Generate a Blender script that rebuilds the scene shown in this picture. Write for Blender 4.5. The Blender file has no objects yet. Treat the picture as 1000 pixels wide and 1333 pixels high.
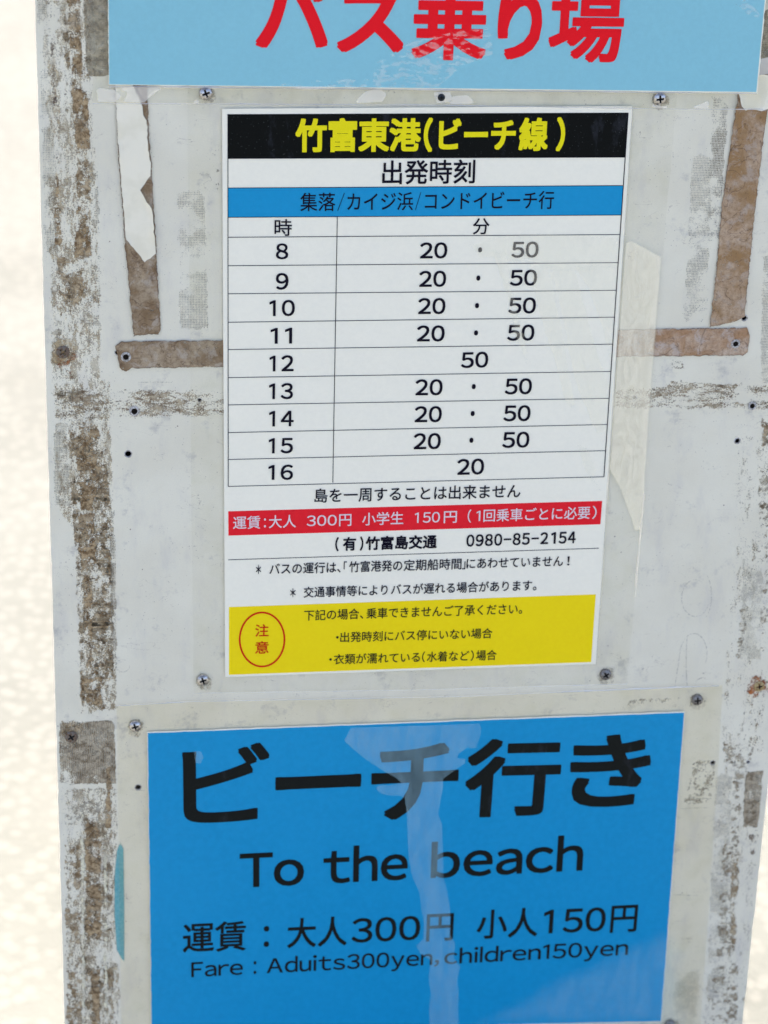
import bpy, bmesh, math, random
from mathutils import Vector, Matrix, noise as mnoise
from mathutils.geometry import delaunay_2d_cdt, tessellate_polygon
random.seed(7)
sc = bpy.context.scene
COL = sc.collection

# ------------------------------------------------------------------ camera
F_PX, W_PX, H_PX = 2800.0, 1000.0, 1333.0
TILT, MIDH, DIST = math.radians(8), .67, 1.68     # the board leans back 8 degrees
YAW, PITCH, ROLL = -0.14296, -0.37482, 0.03195    # camera relative to the board
# board frame: x along the board, y up its face, z out of its face
BOARD = Matrix(((1, 0, 0, 0), (0, math.sin(TILT), -math.cos(TILT), 0),
                (0, math.cos(TILT), math.sin(TILT), MIDH), (0, 0, 0, 1)))
RC = (Matrix.Rotation(YAW, 3, 'Y') @ Matrix.Rotation(PITCH, 3, 'X') @ Matrix.Rotation(ROLL, 3, 'Z'))
CB = RC @ Vector((0, 0, DIST))
cam = bpy.data.cameras.new('camera'); camo = bpy.data.objects.new('camera', cam); COL.objects.link(camo)
M = RC.to_4x4(); M.translation = CB
camo.matrix_world = BOARD @ M
cam.sensor_fit = 'VERTICAL'; cam.sensor_height = 36; cam.lens = 36 * F_PX / H_PX
cam.clip_start = .05; cam.clip_end = 2000
cam.dof.use_dof = True; cam.dof.focus_distance = 1.615; cam.dof.aperture_fstop = 6.0; cam.dof.aperture_blades = 7
sc.camera = camo

# ------------------------------------------------------------------ sky, sun, exposure
SUN_EL, SUN_AZ = math.radians(42), math.radians(-14)   # behind the board: its face is in open shade
w = bpy.data.worlds.new("World"); sc.world = w; w.use_nodes = True
nt = w.node_tree; bg = nt.nodes['Background']
sky = nt.nodes.new('ShaderNodeTexSky'); sky.sky_type = 'NISHITA'; sky.sun_disc = False
sky.sun_elevation = SUN_EL; sky.sun_rotation = SUN_AZ; sky.air_density = .38; sky.dust_density = 5.0; sky.ozone_density = 0.0
nt.links.new(sky.outputs[0], bg.inputs[0]); bg.inputs[1].default_value = .15
sl = bpy.data.lights.new('sun', 'SUN'); sl.energy = 2.0; sl.angle = math.radians(.5); sl.color = (1, .955, .89)
so = bpy.data.objects.new('sun', sl); COL.objects.link(so)
sd = Vector((math.sin(SUN_AZ) * math.cos(SUN_EL), math.cos(SUN_AZ) * math.cos(SUN_EL), math.sin(SUN_EL)))
so.rotation_euler = sd.to_track_quat('Z', 'Y').to_euler(); so.location = sd * 20
sc.view_settings.view_transform = 'Standard'; sc.view_settings.look = 'None'
sc.view_settings.exposure = 2.2; sc.view_settings.gamma = 1
sc.cycles.transparent_max_bounces = 24; sc.cycles.max_bounces = 8

# ------------------------------------------------------------------ measuring on the board
def up(x, y):
    "point of the board plane measured at photo pixel (x, y), in metres on the board"
    d = RC @ Vector(((x - W_PX / 2) / F_PX, -(y - H_PX / 2) / F_PX, -1))
    p = CB + d * (-CB.z / d.z)
    return Vector((p.x, p.y))

def lin(r, g, b, k=1.0):
    return tuple((((v / 255) / 12.92 if v / 255 < .04045 else ((v / 255 + .055) / 1.055) ** 2.4)) * k for v in (r, g, b)) + (1,)

# ------------------------------------------------------------------ node helpers
class NB:
    def __init__(s, name):
        s.m = bpy.data.materials.new(name); s.m.use_nodes = True; s.t = s.m.node_tree; s.t.nodes.clear()
        s.out = s.n('ShaderNodeOutputMaterial')
        tc = s.n('ShaderNodeTexCoord'); sc_ = s.n('ShaderNodeVectorMath'); sc_.operation = 'SCALE'; sc_.inputs['Scale'].default_value = 1000
        s.l(tc.outputs['Object'], sc_.inputs[0]); s.mm = sc_.outputs[0]      # millimetres
    def n(s, t): return s.t.nodes.new(t)
    def l(s, a, b): s.t.links.new(a, b)
    def put(s, v, sock):
        if isinstance(v, bpy.types.NodeSocket): s.l(v, sock)
        else: sock.default_value = v
    def math(s, op, a, b=0.0, clamp=False):
        k = s.n('ShaderNodeMath'); k.operation = op; k.use_clamp = clamp
        s.put(a, k.inputs[0]); s.put(b, k.inputs[1]); return k.outputs[0]
    def stretch(s, x, y):
        k = s.n('ShaderNodeVectorMath'); k.operation = 'MULTIPLY'; s.l(s.mm, k.inputs[0]); k.inputs[1].default_value = (x, y, 1); return k.outputs[0]
    def noise(s, scale, detail=4, rough=.55, vec=None, dist=0, color=False):
        k = s.n('ShaderNodeTexNoise'); s.l(vec or s.mm, k.inputs['Vector']); k.inputs['Scale'].default_value = scale
        k.inputs['Detail'].default_value = detail; k.inputs['Roughness'].default_value = rough; k.inputs['Distortion'].default_value = dist
        return k.outputs['Color' if color else 'Fac']
    def voro(s, scale, feature='F1', vec=None, rnd=1.0):
        k = s.n('ShaderNodeTexVoronoi'); s.l(vec or s.mm, k.inputs['Vector']); k.inputs['Scale'].default_value = scale
        k.feature = feature; k.inputs['Randomness'].default_value = rnd; return k
    def ramp(s, v, a, b, c=0.0, d=1.0, smooth=True):
        k = s.n('ShaderNodeMapRange'); k.interpolation_type = 'SMOOTHSTEP' if smooth else 'LINEAR'
        s.put(v, k.inputs[0])
        for i, q in enumerate((a, b, c, d)): s.put(q, k.inputs[i + 1])
        return k.outputs[0]
    def mix(s, f, a, b):
        k = s.n('ShaderNodeMix'); k.data_type = 'RGBA'; s.put(f, k.inputs[0]); s.put(a, k.inputs[6]); s.put(b, k.inputs[7]); return k.outputs[2]
    def attr(s, nme):
        k = s.n('ShaderNodeAttribute'); k.attribute_name = nme; return k.outputs['Fac']
    def bump(s, h, dist, strength=1.0):
        k = s.n('ShaderNodeBump'); s.put(h, k.inputs['Height']); k.inputs['Distance'].default_value = dist; k.inputs['Strength'].default_value = strength; return k.outputs[0]
    def bsdf(s, col, rough=.6, spec=.3, metal=0, normal=None):
        k = s.n('ShaderNodeBsdfPrincipled'); s.put(col, k.inputs['Base Color']); s.put(rough, k.inputs['Roughness'])
        s.put(spec, k.inputs['Specular IOR Level']); s.put(metal, k.inputs['Metallic'])
        if normal is not None: s.l(normal, k.inputs['Normal'])
        return k.outputs[0]
    def over(s, alpha, shader):
        t = s.n('ShaderNodeBsdfTransparent'); k = s.n('ShaderNodeMixShader')
        s.put(alpha, k.inputs[0]); s.l(t.outputs[0], k.inputs[1]); s.l(shader, k.inputs[2]); return k.outputs[0]
    def done(s, sh): s.l(sh, s.out.inputs[0]); return s.m

def paint_board():
    b = NB('old_white_painted_board')
    v = b.stretch(1, .35)
    c = b.mix(b.ramp(b.noise(.012, 5, .6), .35, .65), lin(239, 235, 212, 1), lin(232, 227, 203, 1))
    streak = b.ramp(b.noise(.05, 6, .65, v), .5, .72)
    c = b.mix(b.math('MULTIPLY', streak, .35), c, lin(210, 206, 196, .95))
    # worn patches showing grey underneath, with scratches
    worn = b.ramp(b.noise(.035, 9, .72), .56, .68)
    c = b.mix(b.math('MULTIPLY', worn, .5), c, lin(186, 183, 174, .9))
    fine = b.ramp(b.noise(.9, 5, .7), .30, .62)
    c = b.mix(b.math('MULTIPLY', fine, .10), c, lin(198, 196, 190, .9))
    # specks of dirt in clusters
    vo = b.voro(.42)
    sp = b.ramp(vo.outputs['Distance'], .07, .17, 1, 0)
    gate = b.math('MULTIPLY', b.ramp(b.noise(.03, 3, .6), .44, .56), b.math('GREATER_THAN', b.noise(.5, 1), .52))
    c = b.mix(b.math('MULTIPLY', b.math('MULTIPLY', sp, gate), .7), c, lin(105, 96, 86))
    vo2 = b.voro(.05); sp2 = b.ramp(vo2.outputs['Distance'], .018, .034, 1, 0)
    c = b.mix(b.math('MULTIPLY', sp2, .8), c, lin(96, 72, 58))
    # hairline scratches
    n = b.noise(.02, 4, .6, b.stretch(1, 2.2), dist=1.2)
    sc1 = b.math('ABSOLUTE', b.math('SUBTRACT', n, .5))
    sc1 = b.math('MULTIPLY', b.ramp(sc1, .0005, .0022, 1, 0), b.ramp(b.noise(.04, 3), .54, .62))
    c = b.mix(b.math('MULTIPLY', sc1, .75), c, lin(140, 130, 118))
    h = b.math('ADD', b.noise(.5, 6, .7), b.math('MULTIPLY', worn, -.4))
    return b.done(b.bsdf(c, b.ramp(b.noise(.05, 4), .3, .7, .42, .6), .18, normal=b.bump(h, .00018, .6)))

def crust(name, dark, light, cover=.5, s=.12, st=(1, 1), soft=.035, edge=3.0, weave=0.0, amax=1.0, fine=.3, lift=.0002, rag=5.0, pitch=1.15, stripe=0.0, flecks=.75):
    dark, light = (dark[0] * .98, dark[1] * .97, dark[2] * .90, 1), (light[0] * 1.0, light[1], light[2] * .92, 1)
    b = NB(name); v = b.stretch(*st); ed = b.attr('ed')
    n1 = b.noise(s, 9, .68, v); n2 = b.noise(.85, 4, .7); n3 = b.noise(s * .3, 2, .5, v)
    val = b.math('ADD', b.math('MULTIPLY', n1, 1 - fine), b.math('MULTIPLY', n2, fine))
    val = b.math('ADD', val, b.math('MULTIPLY', b.math('SUBTRACT', n3, .5), .35))
    e = b.ramp(b.math('ADD', ed, b.math('MULTIPLY', b.math('SUBTRACT', b.noise(.16, 7, .75, b.stretch(1, .6)), .5), rag * 2)), 0.0, edge)
    val = b.math('SUBTRACT', val, b.math('MULTIPLY', b.math('SUBTRACT', 1.0, e), .3))
    t = .5 + (.5 - cover) * .42
    a = b.ramp(val, t - soft, t + soft)
    if weave or stripe:
        sep = b.n('ShaderNodeSeparateXYZ'); b.l(b.mm, sep.inputs[0])
        k = 2 * math.pi / pitch
        gx = b.math('SINE', b.math('ADD', b.math('MULTIPLY', sep.outputs[0], k), b.math('MULTIPLY', b.noise(.1, 2), 3.0)))
        gy = b.math('SINE', b.math('ADD', b.math('MULTIPLY', sep.outputs[1], k * .9), b.math('MULTIPLY', b.noise(.1, 2), 3.0)))
        if weave:
            g = b.math('MAXIMUM', gx, gy)
            g = b.ramp(b.math('ADD', g, b.math('MULTIPLY', b.math('SUBTRACT', n2, .5), 2.6)), .2, .95)
            a = b.math('MULTIPLY', a, b.math('SUBTRACT', 1.0, b.math('MULTIPLY', g, weave)))
        if stripe:
            g = b.ramp(b.math('ADD', gx, b.math('MULTIPLY', b.math('SUBTRACT', n2, .5), 3.0)), -.4, .8)
            a = b.math('MULTIPLY', a, b.math('SUBTRACT', 1.0, b.math('MULTIPLY', g, stripe)))
    a = b.math('MULTIPLY', a, b.ramp(e, 0, .3)); a = b.math('MULTIPLY', a, amax)
    a = b.math('MULTIPLY', a, b.ramp(b.noise(.42, 5, .72), .56, .66, 1, 1 - flecks))
    a = b.math('MULTIPLY', a, b.ramp(b.noise(.05, 5, .6, b.stretch(.8, 1)), .34, .56, .55, 1))
    cn = b.ramp(b.noise(.16, 9, .78), .40, .60)
    c = b.mix(cn, dark, light)
    c = b.mix(b.ramp(b.noise(1.1, 3, .7), .55, .75, 0, .45), c, tuple(x * .38 for x in dark[:3]) + (1,))
    sh = b.bsdf(c, .75, .1, normal=b.bump(b.math('ADD', val, b.math('MULTIPLY', n2, .3)), .0008, .45))
    return b.done(b.over(a, sh))

def solid_tape(name, c1, c2, c3, rim, amax=1.0, grey=None):
    b = NB(name); ed = b.attr('ed'); nn = b.noise(.6, 5, .7)
    e = b.math('ADD', ed, b.math('MULTIPLY', b.math('SUBTRACT', nn, .5), 1.6))
    e = b.math('ADD', e, b.math('MULTIPLY', b.math('SUBTRACT', b.noise(.13, 6, .7), .46), 3.0))
    a = b.ramp(e, .05, .4)
    a = b.math('MULTIPLY', a, b.ramp(b.noise(.11, 9, .75, b.stretch(1, 1.6)), .60, .66, 1, .25))
    n1 = b.noise(.035, 6, .6, dist=.6); n2 = b.noise(.35, 8, .75)
    c = b.mix(b.ramp(n1, .38, .62), c1, c2)
    c = b.mix(b.ramp(n2, .4, .68, 0, .75), c, c3)
    cont = b.math('ABSOLUTE', b.math('SUBTRACT', b.noise(.045, 3, .5, dist=.8), .53))
    c = b.mix(b.ramp(cont, .0, .014, .55, 0), c, rim)
    if grey: c = b.mix(b.ramp(b.noise(.09, 8, .72, dist=.5), .5, .62, 0, .6), c, grey)
    c = b.mix(b.ramp(b.noise(.5, 9, .8, b.stretch(1, .7)), .52, .66, 0, .45), c, tuple(x * .6 for x in rim[:3]) + (1,))
    c = b.mix(b.ramp(b.noise(1.3, 3, .7), .6, .72, 0, .5), c, rim)
    c = b.mix(b.math('MULTIPLY', b.ramp(e, .2, 1.3, .75, 0), b.ramp(b.noise(.08, 4, .7), .4, .6, .15, 1)), c, rim)
    return b.done(b.over(b.math('MULTIPLY', a, amax), b.bsdf(c, .6, .15, normal=b.bump(n2, .0006, .6))))

def paper(name, col, spec=.2, mott=.05, k=.35, rough=.33):
    b = NB(name)
    dk = tuple(x * (1 - mott) for x in col[:3]) + (1,); lt = tuple(min(1, x * (1 + mott) + mott * .05) for x in col[:3]) + (1,)
    c = b.mix(b.ramp(b.noise(k, 5, .65), .3, .7), dk, lt)
    c = b.mix(b.ramp(b.noise(1.6, 2, .8), .3, .75, 0, .5), c, dk)
    c = b.mix(b.ramp(b.noise(.012, 4, .6), .4, .7, 0, .35), c, lt)
    return b.done(b.bsdf(c, rough, spec, normal=b.bump(b.math('ADD', b.math('MULTIPLY', b.noise(.012, 3, .5), 12.0), b.noise(.25, 4, .6)), .00012, .6)))

def ink(name, col, fleck=0.0, spec=.04):
    b = NB(name); c = col
    f = b.ramp(b.noise(1.3, 3, .8), .45, .75, 0, 1)
    c = b.mix(b.math('MULTIPLY', f, .35), col, tuple(x * 1.25 + .012 for x in col[:3]) + (1,))
    if fleck:
        vo = b.voro(.55); d = b.ramp(vo.outputs['Distance'], .05, .16, 1, 0)
        d = b.math('MULTIPLY', d, b.math('GREATER_THAN', b.noise(.4, 2), .5))
        c = b.mix(b.math('MULTIPLY', d, fleck), c, lin(150, 155, 150))
        c = b.mix(b.ramp(b.noise(.035, 7, .7, b.stretch(1.5, .6)), .56, .68, 0, .07), c, lin(120, 125, 140))
    return b.done(b.bsdf(c, .5, spec))

def clear_film(name, tint=(.985, .985, .975), fac=.035, rough=.14):
    b = NB(name); g = b.n('ShaderNodeBsdfGlossy'); g.inputs['Roughness'].default_value = rough
    b.l(b.bump(b.noise(.03, 4, .6), .0025, .8), g.inputs['Normal'])
    t = b.n('ShaderNodeBsdfTransparent')
    tn = b.mix(b.ramp(b.noise(.06, 7, .7), .45, .72), tuple(tint) + (1,), tuple(x * .955 for x in tint[:2]) + (tint[2] * .93, 1))
    b.l(tn, t.inputs[0])
    k = b.n('ShaderNodeMixShader'); k.inputs[0].default_value = fac
    b.l(t.outputs[0], k.inputs[1]); b.l(g.outputs[0], k.inputs[2]); return b.done(k.outputs[0])

def glare_film(name, fac, ragged=2.0, soft=.5, st=(1, 1), s=.35, rough=.22, swirl=.0, thresh=None, hue=(1, 1, .98)):
    "clear mirror-like overlay whose ragged outline builds in the shape of glare"
    b = NB(name); ed = b.attr('ed')
    n = b.noise(s, 6, .72, b.stretch(*st), dist=.4)
    e = b.math('ADD', ed, b.math('MULTIPLY', b.math('SUBTRACT', n, .5), ragged * 2))
    a = b.ramp(e, 0, soft)
    if thresh is not None: a = b.math('MULTIPLY', a, b.ramp(b.noise(s * .5, 5, .6, b.stretch(*st)), thresh - .012, thresh + .012))
    a = b.math('MULTIPLY', a, fac)
    if swirl: a = b.math('MULTIPLY', a, b.ramp(b.noise(.05, 6, .6, b.stretch(1.6, .5), dist=2.5), .3, .7, 1 - swirl, 1))
    g = b.n('ShaderNodeBsdfGlossy'); g.inputs['Roughness'].default_value = rough; g.inputs['Color'].default_value = hue + (1,)
    b.l(b.bump(b.noise(.12, 5, .6), .0004, .4), g.inputs['Normal'])
    t = b.n('ShaderNodeBsdfTransparent'); k = b.n('ShaderNodeMixShader')
    b.l(a, k.inputs[0]); b.l(t.outputs[0], k.inputs[1]); b.l(g.outputs[0], k.inputs[2]); return b.done(k.outputs[0])

def glare_haze(name, alpha, ragged, soft, s=.3):
    "reflection on the laminate put into colour: thin whitish haze with a ragged outline"
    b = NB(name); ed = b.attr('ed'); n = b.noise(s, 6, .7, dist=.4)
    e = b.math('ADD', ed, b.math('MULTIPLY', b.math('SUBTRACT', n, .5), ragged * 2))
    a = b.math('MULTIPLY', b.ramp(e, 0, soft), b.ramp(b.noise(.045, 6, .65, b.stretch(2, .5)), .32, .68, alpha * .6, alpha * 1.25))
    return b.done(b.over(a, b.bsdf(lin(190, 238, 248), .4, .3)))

# ------------------------------------------------------------------ object helpers
def tag(o, label, cat, group=None):
    o['label'] = label; o['category'] = cat
    if group: o['group'] = group
def thing(name, label, cat, origin):
    o = bpy.data.objects.new(name, None); COL.objects.link(o)
    o.matrix_world = BOARD @ Matrix.Translation(origin); o['org'] = list(origin); o.empty_display_size = .05
    tag(o, label, cat); return o
def mesh_obj(name, me, root, mat):
    if mat is not None and not me.materials: me.materials.append(mat)
    o = bpy.data.objects.new(name, me); COL.objects.link(o); o.parent = root; return o
def from_data(name, vs, fs, root, mat, ed=None, smooth=False):
    og = Vector(root['org'])
    me = bpy.data.meshes.new(name); me.from_pydata([Vector(v) - og for v in vs], [], fs)
    if ed is not None:
        a = me.attributes.new('ed', 'FLOAT', 'POINT'); a.data.foreach_set('value', ed)
    if smooth: me.polygons.foreach_set('use_smooth', [True] * len(fs))
    me.update(); return mesh_obj(name, me, root, mat)

def seg_dist(p, a, b):
    ab = b - a; t = max(0, min(1, (p - a).dot(ab) / max(ab.length_squared, 1e-12))); return (p - a - ab * t).length
def inside(p, poly):
    c = False; n = len(poly)
    for i in range(n):
        a, b = poly[i], poly[i - 1]
        if (a.y > p.y) != (b.y > p.y) and p.x < (b.x - a.x) * (p.y - a.y) / (b.y - a.y) + a.x: c = not c
    return c
def patch(name, px, z, root, mat, step=.005, jitter=0.0, curl=0.0):
    "irregular thin sheet on the board with its distance to the outline stored per vertex (mm)"
    poly = [up(*p) for p in px]
    ring = []
    for i in range(len(poly)):
        a, b = poly[i], poly[(i + 1) % len(poly)]; k = max(1, int((b - a).length / step))
        for j in range(k):
            p = a.lerp(b, j / k)
            if jitter: p = p + Vector((mnoise.noise(Vector((p.x * 260, p.y * 260, 1))), mnoise.noise(Vector((p.x * 260, p.y * 260, 9))))) * jitter
            ring.append(p)
    x0 = min(p.x for p in ring); x1 = max(p.x for p in ring); y0 = min(p.y for p in ring); y1 = max(p.y for p in ring)
    pts = list(ring); st = min(step, max(.0015, min(x1 - x0, y1 - y0) / 5))
    nx = int((x1 - x0) / st) + 1; ny = int((y1 - y0) / st) + 1
    for i in range(nx + 1):
        for j in range(ny + 1):
            p = Vector((x0 + (i + .5 * (j % 2)) * st, y0 + j * st))
            if inside(p, ring):
                d = min(seg_dist(p, ring[k], ring[(k + 1) % len(ring)]) for k in range(len(ring)))
                if d > st * .4: pts.append(p)
    n = len(ring)
    vs, _, fs, *_ = delaunay_2d_cdt(pts, [], [list(range(n))], 1, 1e-7)
    ed = [1000 * min(seg_dist(v, ring[k], ring[(k + 1) % n]) for k in range(n)) for v in vs]
    out = []
    for f in fs:
        f = list(f); a, b, c = [vs[i] for i in f[:3]]
        if (b - a).cross(c - a) < 0: f.reverse()
        out.append(f)
    lift = lambda v, e: curl * math.exp(-e / 2.2) * max(0, .25 + 1.6 * mnoise.noise(Vector((v.x * 55, v.y * 55, 7)))) if curl else 0
    return from_data(name, [(v.x, v.y, z + lift(v, e)) for v, e in zip(vs, ed)], out, root, mat, ed, smooth=bool(curl))

def plate(name, px, z0, z1, root, mat, wob=0.0, n=60):
    "flat sheet with real thickness; px corners in order TL TR BR BL"
    c = [up(*p) for p in px]; ring = []
    for i in range(4):
        a, b = c[i], c[(i + 1) % 4]; k = n if wob else 1
        nrm = Vector((-(b - a).y, (b - a).x)).normalized()
        for j in range(k):
            p = a.lerp(b, j / k)
            if wob and j: p = p + nrm * (mnoise.noise(Vector((p.x * 300, p.y * 300, 3))) * wob)
            ring.append(p)
    ring.reverse(); m = len(ring)
    vs = [(p.x, p.y, z1) for p in ring] + [(p.x, p.y, z0) for p in ring]
    fs = [list(range(m))] + [[i, m + i, m + (i + 1) % m, (i + 1) % m] for i in range(m)]
    o = from_data(name, vs, fs, root, mat)
    return o
def ring_plate(name, outer, inner, z, root, mat, wob=.0006):
    def rs(px, k=40):
        c = [up(*p) for p in px]; r = []
        for i in range(len(c)):
            for j in range(k): r.append(c[i].lerp(c[(i + 1) % len(c)], j / k))
        return r
    o_ = [p + Vector((mnoise.noise(Vector((p.x * 90, p.y * 90, 5))), mnoise.noise(Vector((p.x * 90, p.y * 90, 6))))) * wob for p in rs(outer)]
    loops = [[Vector((p.x, p.y, 0)) for p in o_]] + [[Vector((p.x, p.y, 0)) for p in rs(i_, 10)] for i_ in inner]
    tr = tessellate_polygon(loops); al = [v for l in loops for v in l]; fs = []
    for t in tr:
        a, b, c = [al[i] for i in t]; t = list(t)
        if (b - a).cross(c - a).z < 0: t.reverse()
        fs.append(t)
    return from_data(name, [(v.x, v.y, z) for v in al], fs, root, mat)

def strip(a, b, wpx, z):
    "thin printed rule between two photo pixels -> verts"
    A, B = up(*a), up(*b); d = (B - A).normalized(); n = Vector((-d.y, d.x)) * wpx * .0006 / 2
    return [(*(A + n), z), (*(A - n), z), (*(B - n), z), (*(B + n), z)]
def rules(name, lst, z, root, mat):
    vs, fs = [], []
    for a, b, wpx in lst:
        k = len(vs); vs += strip(a, b, wpx, z); fs.append([k, k + 1, k + 2, k + 3])
    return from_data(name, vs, fs, root, mat)

def raw_glyph(txt):
    c = bpy.data.curves.new('t', 'FONT'); c.body = txt; c.size = 1; c.resolution_u = 4
    o = bpy.data.objects.new('t', c); COL.objects.link(o)
    m = bpy.data.meshes.new_from_object(o)
    vs = [v.co.to_2d() for v in m.vertices]; fs = [list(p.vertices) for p in m.polygons]
    bpy.data.objects.remove(o); bpy.data.curves.remove(c); bpy.data.meshes.remove(m)
    return vs, fs
ONE = ([Vector(p) for p in ((.215, 0), (.305, 0), (.305, .735), (.245, .735), (.06, .645), (.06, .565), (.215, .635))], [[0, 1, 2, 6], [2, 3, 6], [3, 4, 5, 6]])
ELL = ([Vector(p) for p in ((0, 0), (.088, 0), (.088, .79), (0, .79))], [[0, 1, 2, 3]])
def glyphs(txt, mono=False):
    "outline of a run of writing; Latin characters are set one by one from the wide sans that carries the kana"
    if not any(33 <= ord(ch) <= 126 for ch in txt): return raw_glyph(txt)
    V, Fc, x = [], [], 0
    for ch in txt:
        vs, fs = ONE if ch == '1' else ELL if ch == 'l' else raw_glyph(chr(ord(ch) + 0xFEE0))
        x0 = min(v.x for v in vs); x1 = max(v.x for v in vs); wd = x1 - x0
        if mono:
            k = min(1.0, .44 / wd) if ch != '-' else .42 / wd; o = x + (.56 - wd * k) / 2; adv = .56
        else: k, o, adv = 1.0, x, wd + (.05 if ch in 'Trf' else (.15 if txt[-1] in 'n,' else .30) if ch == '1' else .095)
        n = len(V); V += [Vector((o + (v.x - x0) * k, v.y)) for v in vs]; Fc += [[i + n for i in f] for f in fs]; x += adv
    return V, Fc
class Lettering:
    def __init__(s, root=None, mat=None): s.v = []; s.f = []; s.root = root; s.mat = mat
    def put(s, vs, fs, z, wt=0.0):
        "wt: extra stroke weight in metres, laid down as slightly shifted coats of ink"
        if wt > 1e-5:
            for q in range(12):
                d = Vector(((1, 0), (1, .5), (.93, .93), (.5, 1), (-.5, 1), (-.93, .93), (-1, .5), (-1, -.5), (-.93, -.93), (-.5, -1), (.5, -1), (.93, -.93))[q]) * wt * .95
                k = len(s.v); s.v += [(p.x + d.x, p.y + d.y, z + 1.3e-5 * (q + 1)) for p in vs]; s.f += [[i + k for i in f] for f in fs]
        k = len(s.v); s.v += [(p.x, p.y, z) for p in vs]; s.f += [[i + k for i in f] for f in fs]
    def line(s, segs, y0, y1, h, z, kind='k', off=.01, xr=None, mono=False):
        "segs: (text, left px, right px); y0/y1 bottom of the ink at the left and right end; h ink height in px"
        xa = segs[0][1]; xb = xr or segs[-1][2]
        hb = h / .875 if kind == 'k' else h / .747
        A, B = up(xa, y0), up(xb, y1); d = (B - A).normalized(); n = Vector((-d.y, d.x))
        em = (up(xa, y0 - h) - A).length / h * hb
        base = A + n * (em * .08 if kind == 'k' else 0)
        for t, l, r in segs:
            vs, fs = glyphs(t, mono)
            yl = y0 + (y1 - y0) * (l - xa) / (xb - xa); yr = y0 + (y1 - y0) * (r - xa) / (xb - xa)
            sl_ = (up(l, yl) - A).dot(d); sr = (up(r, yr) - A).dot(d)
            x0 = min(v.x for v in vs); x1 = max(v.x for v in vs); wt = max(0, off) * em; kx = (sr - sl_ - 2 * wt) / (x1 - x0)
            s.put([base + d * (sl_ + wt + (v.x - x0) * kx) + n * (v.y * em) for v in vs], fs, z, wt)
            if s.root: s.build(s.root, s.mat); s.v, s.f = [], []
    def box(s, t, l, r, top, bot, z, off, slope):
        "one glyph fitted to its ink box; bot is the bottom at the left end"
        vs, fs = glyphs(t); x0 = min(v.x for v in vs); x1 = max(v.x for v in vs); y0 = min(v.y for v in vs); y1 = max(v.y for v in vs)
        A = up(l, bot); B = up(r, bot + slope * (r - l)); C = up(l, top)
        ex = (B - A) / (x1 - x0); d = (B - A).normalized(); n = Vector((-d.y, d.x)); ey = n * ((C - A).dot(n) / (y1 - y0))
        wt = off * (ex.length + ey.length) / 2; fx = 1 - 2 * wt / (B - A).length; fy = 1 - 2 * wt / ((C - A).dot(n))
        s.put([A + (d + n) * wt + ex * ((v.x - x0) * fx) + ey * ((v.y - y0) * fy) for v in vs], fs, z, wt)
        if s.root: s.build(s.root, s.mat); s.v, s.f = [], []
    def build(s, root, mat, name='lettering'): return from_data(name, s.v, s.f, root, mat)

# ------------------------------------------------------------------ ground
def make_ground():
    b = NB('pale_coral_sand')
    tc = b.n('ShaderNodeTexCoord'); P = tc.outputs['Object']
    c = b.mix(b.ramp(b.noise(2.2, 4, .6, P), .35, .65), lin(106, 108, 103), lin(113, 115, 110))
    c = b.mix(b.ramp(b.noise(14, 7, .75, P), .46, .70, 0, .35), c, lin(108, 109, 103))
    c = b.mix(b.ramp(b.noise(.5, 3, .5, P), .45, .7, 0, .4), c, lin(116, 116, 111))
    vo = b.voro(60, vec=P); c = b.mix(b.ramp(vo.outputs['Distance'], .2, .6, .2, 0), c, lin(150, 148, 142))
    m = b.done(b.bsdf(c, .95, .1, normal=b.bump(b.noise(40, 4, .6, P), .004, .5)))
    me = bpy.data.meshes.new('ground'); bm = bmesh.new()
    # dense near the sign with slight undulation, reaching the horizon
    xs = [-900, -200, -50, -15] + [-8 + i * .25 for i in range(65)] + [15, 50, 200, 900]
    vv = {}
    for i, x in enumerate(xs):
        for j, y in enumerate(xs):
            z = 0 if max(abs(x), abs(y)) > 7 else .006 * mnoise.fractal(Vector((x * .8, y * .8, 0)), 1, 2, 3)
            if abs(x) < .8 and abs(y) < 1.0: z = 0
            vv[i, j] = bm.verts.new((x, y, z - .002))
    for i in range(len(xs) - 1):
        for j in range(len(xs) - 1): bm.faces.new((vv[i, j], vv[i + 1, j], vv[i + 1, j + 1], vv[i, j + 1]))
    for f in bm.faces: f.smooth = True
    bm.to_mesh(me); bm.free(); me.materials.append(m)
    o = bpy.data.objects.new('ground', me); COL.objects.link(o); o['kind'] = 'structure'
make_ground()

# ------------------------------------------------------------------ the sign board
XL, XR, YT = -.2578, .3352, .60
YB = -MIDH / math.cos(TILT) + .003
sign = thing('sign_board', 'weathered white notice board with peeling brown tape residue, screws and empty holes', 'sign board', (.04, YB, 0))
HOLES = [(164, 464, 2.2), (153, 459, 1.7), (175, 535, 2.3), (167, 591, 2.4), (969, 414, 2.0), (957, 447, 2.1), (979, 528, 2.0), (960, 574, 2.0),
         (260, 521, 1.4), (826, 518, 1.6), (928, 993, 2.0), (180, 1025, 2.3), (974, 992, 1.3)]
m_board = paint_board()
b = NB('hole_inside'); m_hole = b.done(b.bsdf(b.mix(b.ramp(b.noise(1.5, 3), .4, .6), (.006, .005, .004, 1), (.02, .016, .012, 1)), .9, .05))  # shade of the bores put into a near-black colour
b = NB('hole_lip'); m_lip = b.done(b.bsdf(b.mix(b.ramp(b.noise(.8, 4), .4, .6), lin(206, 205, 200), lin(150, 145, 136)), .6, .2))
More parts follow.
